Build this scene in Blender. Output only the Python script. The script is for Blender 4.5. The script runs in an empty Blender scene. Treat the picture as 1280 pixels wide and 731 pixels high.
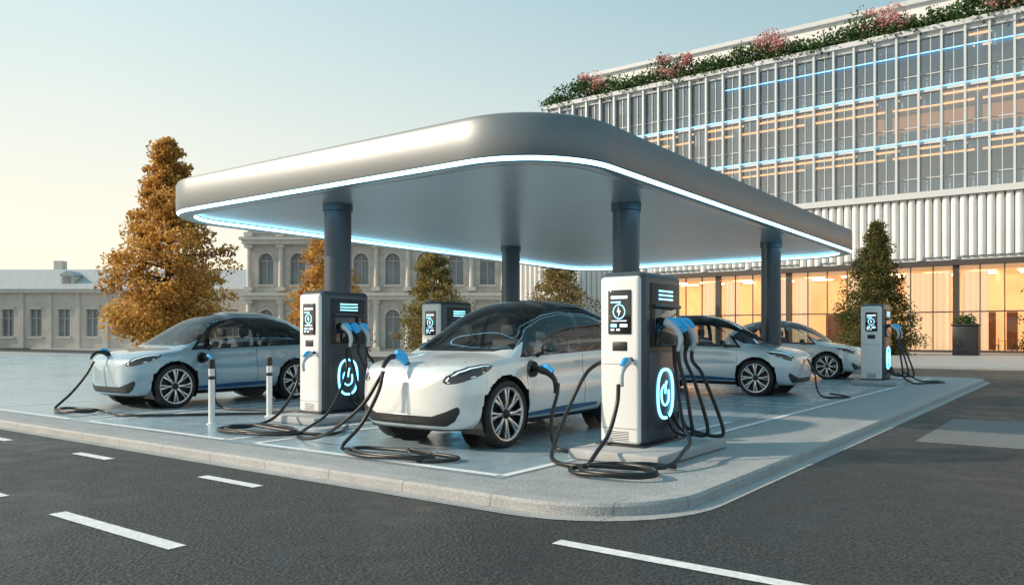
import bpy, bmesh, math, random
import numpy as np
from mathutils import Vector, Matrix
rnd = random.Random(7)
scene = bpy.context.scene
COL = scene.collection
# ---------------------------------------------------------------- helpers
def empty(name, loc=(0,0,0), rz=0.0, sc=1.0):
    o = bpy.data.objects.new(name, None); COL.objects.link(o)
    o.location = loc; o.rotation_euler = (0,0,rz); o.scale=(sc,sc,sc)
    return o
def mesh_obj(name, verts, faces, mats, parent=None, smooth=False, fm=None, auto=None):
    me = bpy.data.meshes.new(name)
    me.from_pydata([tuple(v) for v in verts], [], faces); me.update()
    if not isinstance(mats,(list,tuple)): mats=[mats]
    for m in mats: me.materials.append(m)
    if fm is not None: me.polygons.foreach_set('material_index', fm)
    if smooth: me.polygons.foreach_set('use_smooth',[True]*len(me.polygons))
    if auto is not None: me.set_sharp_from_angle(angle=math.radians(auto))
    o = bpy.data.objects.new(name, me); COL.objects.link(o)
    if parent: o.parent = parent
    return o
def inst(name, src, parent, loc=(0,0,0), rz=0):
    o = bpy.data.objects.new(name, src.data); COL.objects.link(o)
    o.parent=parent; o.location=loc; o.rotation_euler=(0,0,rz)
    for m in src.modifiers:
        if m.type=='BEVEL':
            b=o.modifiers.new('b','BEVEL'); b.width=m.width; b.segments=m.segments
    return o
class MB:
    def __init__(s): s.v=[]; s.f=[]; s.m=[]
    def box(s,x0,x1,y0,y1,z0,z1,m=0):
        b=len(s.v)
        s.v += [(x0,y0,z0),(x1,y0,z0),(x1,y1,z0),(x0,y1,z0),(x0,y0,z1),(x1,y0,z1),(x1,y1,z1),(x0,y1,z1)]
        s.f += [(b,b+3,b+2,b+1),(b+4,b+5,b+6,b+7),(b,b+1,b+5,b+4),(b+1,b+2,b+6,b+5),(b+2,b+3,b+7,b+6),(b+3,b,b+4,b+7)]
        s.m += [m]*6
    def poly(s,pts,m=0):
        b=len(s.v); s.v += list(pts); s.f.append(tuple(range(b,b+len(pts)))); s.m.append(m)
    def prism(s,pts,axis_vec,m=0):
        n=len(pts); b=len(s.v); a=Vector(axis_vec)
        s.v += list(pts)+[tuple(Vector(p)+a) for p in pts]
        s.f.append(tuple(range(b+n-1,b-1,-1))); s.f.append(tuple(range(b+n,b+2*n)))
        for i in range(n):
            j=(i+1)%n; s.f.append((b+i,b+j,b+n+j,b+n+i))
        s.m += [m]*(n+2)
    def cyl(s,cx,cy,z0,z1,r0,r1,m=0,n=16):
        b=len(s.v)
        for z,r in((z0,r0),(z1,r1)):
            for i in range(n):
                a=2*math.pi*i/n; s.v.append((cx+r*math.cos(a),cy+r*math.sin(a),z))
        for i in range(n):
            j=(i+1)%n; s.f.append((b+i,b+j,b+n+j,b+n+i)); s.m.append(m)
        s.f.append(tuple(range(b+n,b+2*n))); s.m.append(m)
    def arch_bay(s,x0,x1,z0,z1,ox0,ox1,oz0,spring,y,depth,m=0,mg=1,arch=True):
        N=10; path=[]
        path.append((ox0,oz0)); path.append((ox0,spring))
        if arch:
            c=(ox0+ox1)/2; r=(ox1-ox0)/2
            for i in range(1,N): 
                a=math.pi-math.pi*i/N; path.append((c+r*math.cos(a),spring+r*math.sin(a)))
        path.append((ox1,spring)); path.append((ox1,oz0))
        s.poly([(x0,y,z0),(ox0,y,z0),(ox0,y,z1),(x0,y,z1)],m)
        s.poly([(ox1,y,z0),(x1,y,z0),(x1,y,z1),(ox1,y,z1)],m)
        if oz0>z0: s.poly([(ox0,y,z0),(ox1,y,z0),(ox1,y,oz0),(ox0,y,oz0)],m)
        top=path[1:-1]
        for a,b in zip(top[:-1],top[1:]):
            s.poly([(a[0],y,a[1]),(b[0],y,b[1]),(b[0],y,z1),(a[0],y,z1)],m)
        loop=path+[path[0]]
        for a,b in zip(loop[:-1],loop[1:]):
            s.poly([(a[0],y,a[1]),(a[0],y+depth,a[1]),(b[0],y+depth,b[1]),(b[0],y,b[1])],m)
        s.poly([(p[0],y+depth,p[1]) for p in reversed(path)],mg)
    def obj(s,name,mats,parent=None,smooth=False,auto=None):
        return mesh_obj(name,s.v,s.f,mats,parent,smooth,s.m,auto)
def bevel(o,w,seg=3,ang=30):
    b=o.modifiers.new('b','BEVEL'); b.width=w; b.segments=seg; b.limit_method='ANGLE'; b.angle_limit=math.radians(ang)
    o.data.polygons.foreach_set('use_smooth',[True]*len(o.data.polygons))
    return o
def box(name,x0,x1,y0,y1,z0,z1,mat,parent=None,bv=0,seg=3):
    m=MB(); m.box(x0,x1,y0,y1,z0,z1); o=m.obj(name,mat,parent)
    if bv: bevel(o,bv,seg)
    return o
def cr(points,sub=8):
    P=[Vector(p) for p in points]; out=[]
    Q=[2*P[0]-P[1]]+P+[2*P[-1]-P[-2]]
    for i in range(1,len(Q)-2):
        for k in range(sub):
            t=k/sub; a,b,c,d=Q[i-1],Q[i],Q[i+1],Q[i+2]
            out.append(0.5*((2*b)+(c-a)*t+(2*a-5*b+4*c-d)*t*t+(3*b-a-3*c+d)*t**3))
    out.append(P[-1]); return out
def sweep(name,points,rad,mat,parent=None,n=10,sub=8,smoothpath=True,flat=1.0):
    if smoothpath:
        path=cr(points,sub)
        if isinstance(rad,(list,tuple)):
            rr=[]
            for i in range(len(path)):
                t=i/sub; k=min(int(t),len(rad)-2); u=t-k; rr.append(rad[k]*(1-u)+rad[k+1]*u)
        else: rr=[rad]*len(path)
    else:
        path=[Vector(p) for p in points]; rr=list(rad) if isinstance(rad,(list,tuple)) else [rad]*len(path)
    vs=[];fs=[]
    T=(path[1]-path[0]).normalized()
    up=Vector((0,0,1)) if abs(T.z)<.9 else Vector((1,0,0))
    N=(up-T*up.dot(T)).normalized()
    for i,p in enumerate(path):
        a=path[max(i-1,0)]; b=path[min(i+1,len(path)-1)]
        t=(b-a); 
        if t.length>1e-9: T=t.normalized()
        N=(N-T*N.dot(T)); N.normalize(); B=T.cross(N)
        for k in range(n):
            an=2*math.pi*k/n; vs.append(p+(N*math.cos(an)+B*math.sin(an)*flat)*rr[i])
    L=len(path)
    for i in range(L-1):
        for k in range(n):
            k2=(k+1)%n; fs.append((i*n+k,i*n+k2,(i+1)*n+k2,(i+1)*n+k))
    fs.append(tuple(reversed(range(n)))); fs.append(tuple(range((L-1)*n,L*n)))
    return mesh_obj(name,vs,fs,mat,parent,True,auto=50)
def lathe(name,prof,mats,parent,axis='x',n=40,mi=None,auto=35):
    vs=[];fs=[];fm=[]
    for (r,a) in prof:
        for k in range(n):
            t=2*math.pi*k/n
            if axis=='x': vs.append((a,r*math.cos(t),r*math.sin(t)))
            else: vs.append((r*math.cos(t),r*math.sin(t),a))
    for i in range(len(prof)-1):
        for k in range(n):
            k2=(k+1)%n; fs.append((i*n+k,i*n+k2,(i+1)*n+k2,(i+1)*n+k)); fm.append(mi[i] if mi else 0)
    return mesh_obj(name,vs,fs,mats,parent,True,fm,auto)
# ---------------------------------------------------------------- materials
def newmat(name):
    m=bpy.data.materials.new(name); m.use_nodes=True
    nt=m.node_tree; return m,nt,nt.nodes['Principled BSDF'],nt.nodes['Material Output']
def pm(name,col,rough=.5,metal=0,emi=None,es=0,coat=0,noise=0,nscale=5,bump=0,spec=.5):
    m,nt,b,o=newmat(name)
    b.inputs['Base Color'].default_value=(*col,1); b.inputs['Roughness'].default_value=rough
    b.inputs['Metallic'].default_value=metal; b.inputs['Coat Weight'].default_value=coat
    b.inputs['Specular IOR Level'].default_value=spec
    if emi: b.inputs['Emission Color'].default_value=(*emi,1); b.inputs['Emission Strength'].default_value=es
    if noise or bump:
        tc=nt.nodes.new('ShaderNodeTexCoord'); n=nt.nodes.new('ShaderNodeTexNoise')
        n.inputs['Scale'].default_value=nscale; n.inputs['Detail'].default_value=6
        nt.links.new(tc.outputs['Object'],n.inputs['Vector'])
        if noise:
            r=nt.nodes.new('ShaderNodeMapRange'); r.inputs['From Min'].default_value=.3; r.inputs['From Max'].default_value=.7
            r.inputs['To Min'].default_value=1-noise; r.inputs['To Max'].default_value=1+noise
            nt.links.new(n.outputs['Fac'],r.inputs['Value'])
            v=nt.nodes.new('ShaderNodeVectorMath'); v.operation='SCALE'; v.inputs[0].default_value=col
            nt.links.new(r.outputs[0],v.inputs['Scale']); nt.links.new(v.outputs[0],b.inputs['Base Color'])
        if bump:
            bp=nt.nodes.new('ShaderNodeBump'); bp.inputs['Strength'].default_value=bump; bp.inputs['Distance'].default_value=.02
            nt.links.new(n.outputs['Fac'],bp.inputs['Height']); nt.links.new(bp.outputs[0],b.inputs['Normal'])
    return m
def ground_mat(name,c0,c1,patch=.25,speck=180,rough=(.55,.85),bump=.35,joint=None):
    m,nt,b,o=newmat(name); N=nt.nodes.new; Lk=nt.links.new
    tc=N('ShaderNodeTexCoord')
    n1=N('ShaderNodeTexNoise'); n1.inputs['Scale'].default_value=speck; n1.inputs['Detail'].default_value=3
    n2=N('ShaderNodeTexNoise'); n2.inputs['Scale'].default_value=.35; n2.inputs['Detail'].default_value=8; n2.inputs['Roughness'].default_value=.6
    n3=N('ShaderNodeTexNoise'); n3.inputs['Scale'].default_value=3.0; n3.inputs['Detail'].default_value=8
    vo=N('ShaderNodeTexVoronoi'); vo.inputs['Scale'].default_value=speck*.8
    for n in(n1,n2,n3,vo): Lk(tc.outputs['Object'],n.inputs['Vector'])
    cr_=N('ShaderNodeValToRGB'); cr_.color_ramp.elements[0].position=.40; cr_.color_ramp.elements[1].position=.64
    cr_.color_ramp.elements[0].color=(*c0,1); cr_.color_ramp.elements[1].color=(*c1,1)
    Lk(n1.outputs['Fac'],cr_.inputs['Fac'])
    ad=N('ShaderNodeMath'); ad.operation='ADD'; Lk(n2.outputs['Fac'],ad.inputs[0]); Lk(n3.outputs['Fac'],ad.inputs[1])
    mr=N('ShaderNodeMapRange'); mr.inputs['From Min'].default_value=.7; mr.inputs['From Max'].default_value=1.3
    mr.inputs['To Min'].default_value=1-patch; mr.inputs['To Max'].default_value=1+patch
    Lk(ad.outputs[0],mr.inputs['Value'])
    sc=N('ShaderNodeVectorMath'); sc.operation='SCALE'; Lk(cr_.outputs['Color'],sc.inputs[0]); Lk(mr.outputs[0],sc.inputs['Scale'])
    last=sc.outputs[0]
    if joint:
        br=N('ShaderNodeTexBrick'); br.inputs['Scale'].default_value=1; br.offset=0 if joint[2] else .5
        br.inputs['Brick Width'].default_value=joint[0]; br.inputs['Row Height'].default_value=joint[1]
        br.inputs['Mortar Size'].default_value=.010; br.inputs['Color1'].default_value=(1,1,1,1); br.inputs['Color2'].default_value=(.95,.955,.96,1)
        br.inputs['Mortar'].default_value=(.68,.68,.68,1)
        Lk(tc.outputs['Object'],br.inputs['Vector'])
        mx=N('ShaderNodeVectorMath'); mx.operation='MULTIPLY'; Lk(last,mx.inputs[0]); Lk(br.outputs['Color'],mx.inputs[1]); last=mx.outputs[0]
    Lk(last,b.inputs['Base Color'])
    rr=N('ShaderNodeMapRange'); rr.inputs['From Min'].default_value=.75; rr.inputs['From Max'].default_value=1.25
    rr.inputs['To Min'].default_value=rough[0]; rr.inputs['To Max'].default_value=rough[1]; Lk(ad.outputs[0],rr.inputs['Value'])
    Lk(rr.outputs[0],b.inputs['Roughness'])
    bp=N('ShaderNodeBump'); bp.inputs['Strength'].default_value=bump; bp.inputs['Distance'].default_value=.008
    Lk(vo.outputs['Distance'],bp.inputs['Height']); Lk(bp.outputs[0],b.inputs['Normal'])
    return m
M={}
M['asphalt']=ground_mat('asphalt',(.012,.012,.013),(.078,.072,.066),.34,48,(.42,.72),.9)
M['pave']=ground_mat('pavement_grey',(.28,.30,.315),(.45,.46,.47),.14,60,(.55,.8),.5)
M['bay']=ground_mat('bay_concrete',(.32,.43,.50),(.39,.49,.55),.06,50,(.18,.34),.06,(2.4,2.4,True))
M['plaza']=ground_mat('plaza_paving',(.34,.35,.36),(.44,.44,.44),.1,40,(.4,.7),.1,(1.2,.6,False))
M['patch']=ground_mat('concrete_patch',(.13,.14,.15),(.24,.24,.245),.15,60,(.6,.8),.3)
M['kerb']=ground_mat('kerb_stone',(.36,.36,.365),(.48,.48,.48),.14,60,(.6,.85),.3,(1.0,1.0,True))
M['paint_line']=pm('marking_paint',(.82,.83,.84),.6,noise=.16,nscale=25)
M['stone']=pm('haze_paled_stone',(.60,.54,.48),.85,noise=.16,nscale=1.2,bump=.3)  # distance haze put into the base colour: stone and trim made paler
M['stone2']=pm('haze_paled_trim',(.64,.59,.53),.85,noise=.1,nscale=2,bump=.2)
M['haze_paled_stucco']=pm('haze_paled_stucco',(.64,.57,.51),.9,noise=.1,nscale=.8)  # stucco colour lightened to stand in for haze over the far building
M['roofgrey']=pm('slate_roof',(.45,.47,.49),.7,noise=.12,nscale=3)
M['winold']=pm('old_window_glass',(.26,.27,.28),.15,noise=.3,nscale=.4)
M['frame']=pm('window_frame',(.55,.52,.47),.6)
M['canopy']=pm('canopy_metal',(.22,.24,.255),.42,.45,noise=.05,nscale=.5)
M['soffit']=pm('canopy_soffit',(.56,.61,.64),.28,.6,noise=.04,nscale=.6)
M['column']=pm('column_metal',(.075,.095,.115),.35,.5)
M['led']=pm('led_strip',(.6,.85,1),.4,emi=(.30,.74,1),es=5.5)
M['ledb']=pm('led_blue',(.3,.6,1),.4,emi=(.16,.55,1),es=1.8)
M['ledo']=pm('warm_lamp',(1,.6,.3),.4,emi=(1,.42,.14),es=2.4)
M['white']=pm('white_panel',(.82,.83,.84),.25,coat=.6)
M['shell']=pm('graphite_shell',(.085,.097,.108),.33,.4)
M['dark']=pm('dark_plastic',(.018,.02,.022),.4)
M['black']=pm('black_gloss',(.008,.009,.01),.08,coat=1)
M['rubber']=pm('rubber',(.016,.016,.017),.62,noise=.2,nscale=40)
M['cable']=pm('cable_rubber',(.015,.016,.018),.38)
M['blue']=pm('blue_plastic',(.03,.36,.70),.3,emi=(.02,.35,.8),es=.2,coat=.4)  # plastic, no lamp: a little emission brightens the blue
M['gunw']=pm('connector_grey',(.58,.63,.67),.3,coat=.4)
M['steel']=pm('alloy',(.70,.71,.73),.25,.8)
M['rimdark']=pm('rim_dark',(.03,.032,.035),.35,.6)
M['icon']=pm('screen_glow',(.3,.8,1),.4,emi=(.25,.75,1),es=2.6)
M['iconw']=pm('screen_white',(.8,.9,1),.4,emi=(.75,.9,1),es=1.3)
M['cyan']=pm('sign_glow',(.3,.8,1),.4,emi=(.18,.66,1),es=3.6)
M['concrete']=pm('concrete',(.40,.41,.42),.75,noise=.14,nscale=6,bump=.25)
M['bark']=pm('bark',(.085,.055,.035),.9,noise=.3,nscale=12,bump=.6)
M['rib']=pm('white_ribs',(.78,.78,.77),.45,.0,noise=.05,nscale=.6)
M['fin']=pm('facade_fin',(.62,.66,.68),.35,.2)
M['slab']=pm('facade_slab',(.60,.62,.64),.5)
M['mull']=pm('mullion',(.09,.08,.075),.4,.5)
M['wallglow']=pm('glowing_interior',(.65,.5,.36),.8,emi=(1,.50,.20),es=.85,noise=.35,nscale=.35)  # lamplight on the lobby walls put in as emission of the walls
M['ceilglow']=pm('glowing_ceiling',(.7,.55,.4),.8,emi=(1,.5,.2),es=.5)  # ceiling surface itself emits, standing in for bounced lamplight
M['curtain']=pm('curtain',(.80,.70,.58),.9,emi=(1,.66,.38),es=.65)  # cloth given its own warm glow to look lit from inside
M['floorint']=pm('interior_floor',(.3,.22,.16),.3)
M['wood']=pm('furniture',(.12,.06,.03),.5)
M['upint']=pm('office_interior',(.42,.48,.52),.8,noise=.2,nscale=.25)
M['upglow']=pm('office_wall_glow',(.6,.42,.3),.8,emi=(1,.40,.14),es=.45)  # plain wall that emits, in place of warm light falling on it
M['blind']=pm('window_blind',(.50,.54,.56),.8)
M['seat']=pm('car_seat',(.13,.135,.14),.6)
def glass_mat(name,tint,base,rough=.02,ior=1.5):
    m=bpy.data.materials.new(name); m.use_nodes=True; nt=m.node_tree; nt.nodes.clear()
    N=nt.nodes.new; L=nt.links.new
    o=N('ShaderNodeOutputMaterial'); t=N('ShaderNodeBsdfTransparent'); t.inputs[0].default_value=(*tint,1)
    g=N('ShaderNodeBsdfGlossy'); g.inputs['Roughness'].default_value=rough; g.inputs[0].default_value=(.9,.95,1,1)
    f=N('ShaderNodeFresnel'); f.inputs[0].default_value=ior
    a=N('ShaderNodeMath'); a.operation='ADD'; a.use_clamp=True; a.inputs[1].default_value=base
    L(f.outputs[0],a.inputs[0]); x=N('ShaderNodeMixShader'); L(a.outputs[0],x.inputs[0]); L(t.outputs[0],x.inputs[1]); L(g.outputs[0],x.inputs[2])
    L(x.outputs[0],o.inputs[0]); return m
M['shopglass']=glass_mat('shop_glass',(.95,.93,.9),.0)
M['officeglass']=glass_mat('office_glass',(.58,.72,.78),.22,.03)
# car paint with region attributes
def car_mat():
    m=bpy.data.materials.new('car_body'); m.use_nodes=True; nt=m.node_tree; nt.nodes.clear()
    N=nt.nodes.new; L=nt.links.new
    o=N('ShaderNodeOutputMaterial')
    def att(n):
        a=N('ShaderNodeAttribute'); a.attribute_name=n; return a.outputs['Fac']
    def lt(sock,v):
        q=N('ShaderNodeMath'); q.operation='LESS_THAN'; L(sock,q.inputs[0]); q.inputs[1].default_value=v; return q.outputs[0]
    def princ(c,r,mt=0,coat=0,e=None,es=0):
        p=N('ShaderNodeBsdfPrincipled'); p.inputs['Base Color'].default_value=(*c,1); p.inputs['Roughness'].default_value=r
        p.inputs['Metallic'].default_value=mt; p.inputs['Coat Weight'].default_value=coat
        if e: p.inputs['Emission Color'].default_value=(*e,1); p.inputs['Emission Strength'].default_value=es
        return p
    def mix(f,a,b):
        x=N('ShaderNodeMixShader'); L(f,x.inputs[0]); L(a,x.inputs[1]); L(b,x.inputs[2]); return x.outputs[0]
    paint=princ((.6,.6,.6),.28,.22,1.0)
    oi=N('ShaderNodeObjectInfo'); L(oi.outputs['Color'],paint.inputs['Base Color'])
    blk=princ((.012,.013,.014),.10,0,.8); plast=princ((.02,.021,.023),.45); seam=princ((.02,.02,.02),.8)
    lens=princ((.02,.022,.025),.06,.3,1); ledw=princ((.8,.9,1),.2,0.2,1,(.75,.92,1),.6)
    blue=princ((.015,.07,.16),.15,.4,1,(.02,.25,.9),.03)  # blue sill strip, no lamp, with a trace of emission in its colour
    t=N('ShaderNodeBsdfTransparent'); t.inputs[0].default_value=(.66,.71,.73,1)
    g=N('ShaderNodeBsdfGlossy'); g.inputs['Roughness'].default_value=.015
    f=N('ShaderNodeFresnel'); f.inputs[0].default_value=1.5
    ad=N('ShaderNodeMath'); ad.operation='ADD'; ad.inputs[1].default_value=.07; ad.use_clamp=True; L(f.outputs[0],ad.inputs[0])
    gl=mix(ad.outputs[0],t.outputs[0],g.outputs[0])
    s=paint.outputs[0]
    s=mix(lt(att('seam'),.0055),s,seam.outputs[0])
    s=mix(lt(att('clad'),0),s,plast.outputs[0])
    s=mix(lt(att('bluel'),.0),s,blue.outputs[0])
    s=mix(lt(att('trim'),0),s,blk.outputs[0])
    s=mix(lt(att('glass'),0),s,gl)
    s=mix(lt(att('lamp'),0),s,lens.outputs[0])
    s=mix(lt(att('drl'),.005),s,ledw.outputs[0])
    L(s,o.inputs[0]); return m
M['car']=car_mat()
# ---------------------------------------------------------------- world, sun, camera
SUNV=Vector((-.745,-.667,0)).normalized(); EL=math.radians(26)
az=math.atan2(SUNV.x,SUNV.y)
w=bpy.data.worlds.new('World'); scene.world=w; w.use_nodes=True; nt=w.node_tree; N=nt.nodes.new; Lk=nt.links.new
bg=nt.nodes['Background']; sky=N('ShaderNodeTexSky'); sky.sky_type='NISHITA'; sky.sun_disc=False
sky.sun_elevation=EL; sky.sun_rotation=az % (2*math.pi); sky.air_density=1.0; sky.dust_density=2.0; sky.ozone_density=1.5
tc=N('ShaderNodeTexCoord'); sp=N('ShaderNodeSeparateXYZ'); Lk(tc.outputs['Generated'],sp.inputs[0])
ab=N('ShaderNodeMath'); ab.operation='ABSOLUTE'; Lk(sp.outputs['Z'],ab.inputs[0])
mr=N('ShaderNodeMapRange'); mr.inputs['From Min'].default_value=-.02; mr.inputs['From Max'].default_value=.52; mr.inputs['To Min'].default_value=0; mr.inputs['To Max'].default_value=1
mr.interpolation_type='SMOOTHSTEP'; Lk(ab.outputs[0],mr.inputs['Value'])
dt=N('ShaderNodeVectorMath'); dt.operation='DOT_PRODUCT'; dt.inputs[1].default_value=Vector((-.96,-.27,0)).normalized(); Lk(tc.outputs['Generated'],dt.inputs[0])
m2=N('ShaderNodeMapRange'); m2.inputs['From Min'].default_value=-.35; m2.inputs['From Max'].default_value=.72; m2.inputs['To Min'].default_value=0; m2.inputs['To Max'].default_value=1
Lk(dt.outputs['Value'],m2.inputs['Value'])
ST=.13
def mixc(fac,a,b):
    x=N('ShaderNodeMix'); x.data_type='RGBA'
    if isinstance(a,tuple): x.inputs['A'].default_value=(*[c/ST for c in a],1)
    else: Lk(a,x.inputs['A'])
    if isinstance(b,tuple): x.inputs['B'].default_value=(*[c/ST for c in b],1)
    else: Lk(b,x.inputs['B'])
    if isinstance(fac,float): x.inputs['Factor'].default_value=fac
    else: Lk(fac,x.inputs['Factor'])
    return x.outputs['Result']
low=mixc(m2.outputs[0],(.80,.90,.88),(1.22,1.10,.86)); high=mixc(m2.outputs[0],(.17,.40,.49),(.62,.86,.92))
hz=mixc(mr.outputs[0],low,high)
Lk(mixc(.12,hz,sky.outputs[0]),bg.inputs['Color']); bg.inputs['Strength'].default_value=ST
sd=bpy.data.lights.new('sun','SUN'); sd.energy=4.3; sd.angle=math.radians(1.5); sd.color=(1,.82,.62)
so=bpy.data.objects.new('sun',sd); COL.objects.link(so)
d=Vector((SUNV.x*math.cos(EL),SUNV.y*math.cos(EL),math.sin(EL)))
so.rotation_euler=d.to_track_quat('Z','Y').to_euler(); so.location=d*40
YAW=math.radians(36.4)
cd=bpy.data.cameras.new('camera'); cam=bpy.data.objects.new('camera',cd); COL.objects.link(cam); scene.camera=cam
cam.location=(0,0,1.3); cam.rotation_euler=(math.pi/2,0,YAW); cd.lens=27.7; cd.sensor_width=36; cd.shift_y=.0426; cd.clip_end=3000
scene.view_settings.view_transform='Standard'; scene.view_settings.look='None'; scene.view_settings.exposure=0
# ---------------------------------------------------------------- ground
def sheet(name,pts,z,mat):
    return mesh_obj(name,[(x,y,z) for x,y in pts],[tuple(range(len(pts)))],mat)
ZR=-.10
sheet('ground',[(-900,-900),(900,-900),(900,900),(-900,900)],ZR-.02,M['plaza'])
KX,KY=-2.62,5.12
rp=MB()
rp.poly([(-120,-40,ZR),(60,-40,ZR),(60,KY+2,ZR),(-120,KY+2,ZR)])
rp.poly([(KX-2,KY+2,ZR),(15,KY+2,ZR),(15,40,ZR),(KX-2,40,ZR)])
rp.poly([(-120,27,ZR),(KX-2,27,ZR),(KX-2,38,ZR),(-120,38,ZR)])
rp.obj('road',M['asphalt'])
def rrect(x0,x1,y0,y1,r,off=0,n=10):
    x0+=off;x1-=off;y0+=off;y1-=off;r=max(r-off,.02); P=[]
    for cx,cy,a0 in((x1-r,y0+r,-90),(x1-r,y1-r,0),(x0+r,y1-r,90),(x0+r,y0+r,180)):
        for i in range(n+1):
            a=math.radians(a0+90*i/n); P.append((cx+r*math.cos(a),cy+r*math.sin(a)))
    return P
def layered(name,rings,mats,parent=None,fm=None,cap0=True,cap1=True,smooth=True,auto=35,capm=(0,0)):
    n=len(rings[0]); V=[];F=[];Mi=[]
    for r in rings: V+=r
    for i in range(len(rings)-1):
        for k in range(n):
            k2=(k+1)%n; F.append((i*n+k,i*n+k2,(i+1)*n+k2,(i+1)*n+k)); Mi.append(fm[i] if fm else 0)
    if cap0: F.append(tuple(reversed(range(n)))); Mi.append(capm[0])
    if cap1: F.append(tuple(range((len(rings)-1)*n,len(rings)*n))); Mi.append(capm[1])
    return mesh_obj(name,V,F,mats,parent,smooth,Mi,auto)
isl=(-110,KX,KY,28.5)
R3=lambda off,z,r=1.1,I=isl,n=10:[(x,y,z) for x,y in rrect(*I,r,off,n)]
layered('kerb',[R3(0,ZR-.05),R3(0,-.025),R3(.02,0.0),R3(.2,0.0)],M['kerb'],cap0=False,cap1=False)
layered('pavement',[R3(.2,-.03),R3(.2,-.004)],M['pave'],cap0=False)
layered('gutter',[R3(-.16,ZR+.004),R3(0,ZR+.004)],M['kerb'],cap0=False,cap1=False)
bay=sheet('parking_bay_paving',[(-60,5.75),(-4.35,5.75),(-4.35,27.6),(-60,27.6)],0.0,M['bay'])
mk=MB()
def ln(x0,x1,y0,y1,z): mk.poly([(x0,y0,z),(x1,y0,z),(x1,y1,z),(x0,y1,z)])
z=.004; t=.045
for xx in(-4.42,-8.2,-8.75,-12.35,-12.85,-16.3,-20.0): ln(xx-t,xx+t,5.85,11.6,z)
for a,b in((-8.15,-4.47),(-12.3,-8.8),(-16.25,-12.9),(-19.95,-16.35)): ln(a,b,5.8,5.9,z)
for yy in(14.6,15.3,20.0,20.7,23.6,27.4): ln(-10.3,-4.15,yy-t,yy+t,z)
ln(-4.10,-4.0,9.3,27.45,z)
mk.obj('parking_marking',M['paint_line'])
mk=MB(); z=ZR+.004
for a,b in((-17.3,-16.4),(-15,-14.2),(-12.4,-11.7),(-9.8,-9.0),(-7.16,-6.25),(-2.94,-.9),(1.5,3.2)): ln(a,b,4.44,4.56,z)
for a,b in((-13,-11),(-9.6,-7.65),(-6.6,-4.88),(1,3)): ln(a,b,2.82,2.95,z)
mk.obj('road_marking',M['paint_line'])
sheet('road_patch',[(-1.9,11.6),(2.6,11.6),(2.6,15.2),(-1.9,15.2)],ZR+.004,M['patch'])
m=MB(); m.box(-120,15,38,38.25,ZR-.05,.0,1); m.box(-120,15,38.25,39.2,ZR-.05,-.003,0); m.obj('pavement_far',[M['pave'],M['kerb']])
sheet('plaza',[(-200,39.2),(60,39.2),(60,160),(-200,160)],-.006,M['plaza'])
m=MB(); m.box(15,15.25,KY-1,38,ZR-.05,0,1); m.box(15.25,60,KY-1,39.2,ZR-.05,-.003,0); m.obj('pavement_side',[M['pave'],M['kerb']])
# ---------------------------------------------------------------- canopy
can=empty('charging_station_canopy')
CI=(-14.9,-5.35,8.15,24.4)
C3=lambda off,z:[(x,y,z) for x,y in rrect(*CI,1.45,off,20)]
prof=[(.45,4.27),(.10,4.26),(.03,4.23),(0,4.17),(0,3.69),(.012,3.665),(.05,3.612),(.075,3.60),(.30,3.60),(.32,3.61),(.355,3.665),(.36,3.68)]
rings=[C3(o,z) for o,z in prof][::-1]
layered('canopy_body',rings,[M['canopy'],M['led'],M['soffit']],can,fm=[0,1,0,2,0,1,0,0,0,0,0],capm=(2,0))
for i,(x,y) in enumerate(((-6.8,12.7),(-11.05,9.65),(-12.5,16.9),(-6.64,20.2))):
    lathe('column_%d'%i,[(.30,0.0),(.30,.05),(.245,.06),(.245,3.55),(.27,3.56),(.27,3.675)],M['column'],can,'z',32).location=(x,y,0)
# ---------------------------------------------------------------- charger
def gun_parts(prefix,parent,o,dirv,up=(0,0,1),main='gunw',scale=1.0):
    D=Vector(dirv).normalized(); U=Vector(up); U=(U-D*U.dot(D)).normalized(); O=Vector(o); s=scale
    sweep(prefix+'_nozzle',[O,O-D*.05*s,O-D*.09*s],[.034*s,.036*s,.046*s],M['dark'],parent,12,4)
    sweep(prefix+'_body',[O-D*.08*s,O-D*.12*s,O-D*.2*s-U*.015*s,O-D*.27*s-U*.06*s],[.05*s,.058*s,.052*s,.036*s],M[main],parent,12,5)
    sweep(prefix+'_handle',[O-D*.25*s-U*.045*s,O-D*.31*s-U*.1*s,O-D*.34*s-U*.19*s,O-D*.34*s-U*.26*s],[.036*s,.033*s,.031*s,.024*s],M['dark' if main!='gunw' else 'gunw'],parent,12,5)
    sweep(prefix+'_grip',[O-D*.09*s+U*.035*s,O-D*.18*s+U*.045*s,O-D*.27*s+U*.0*s],[.03*s,.038*s,.028*s],M['blue'],parent,10,5)
    return O-D*.34*s-U*.26*s
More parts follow.
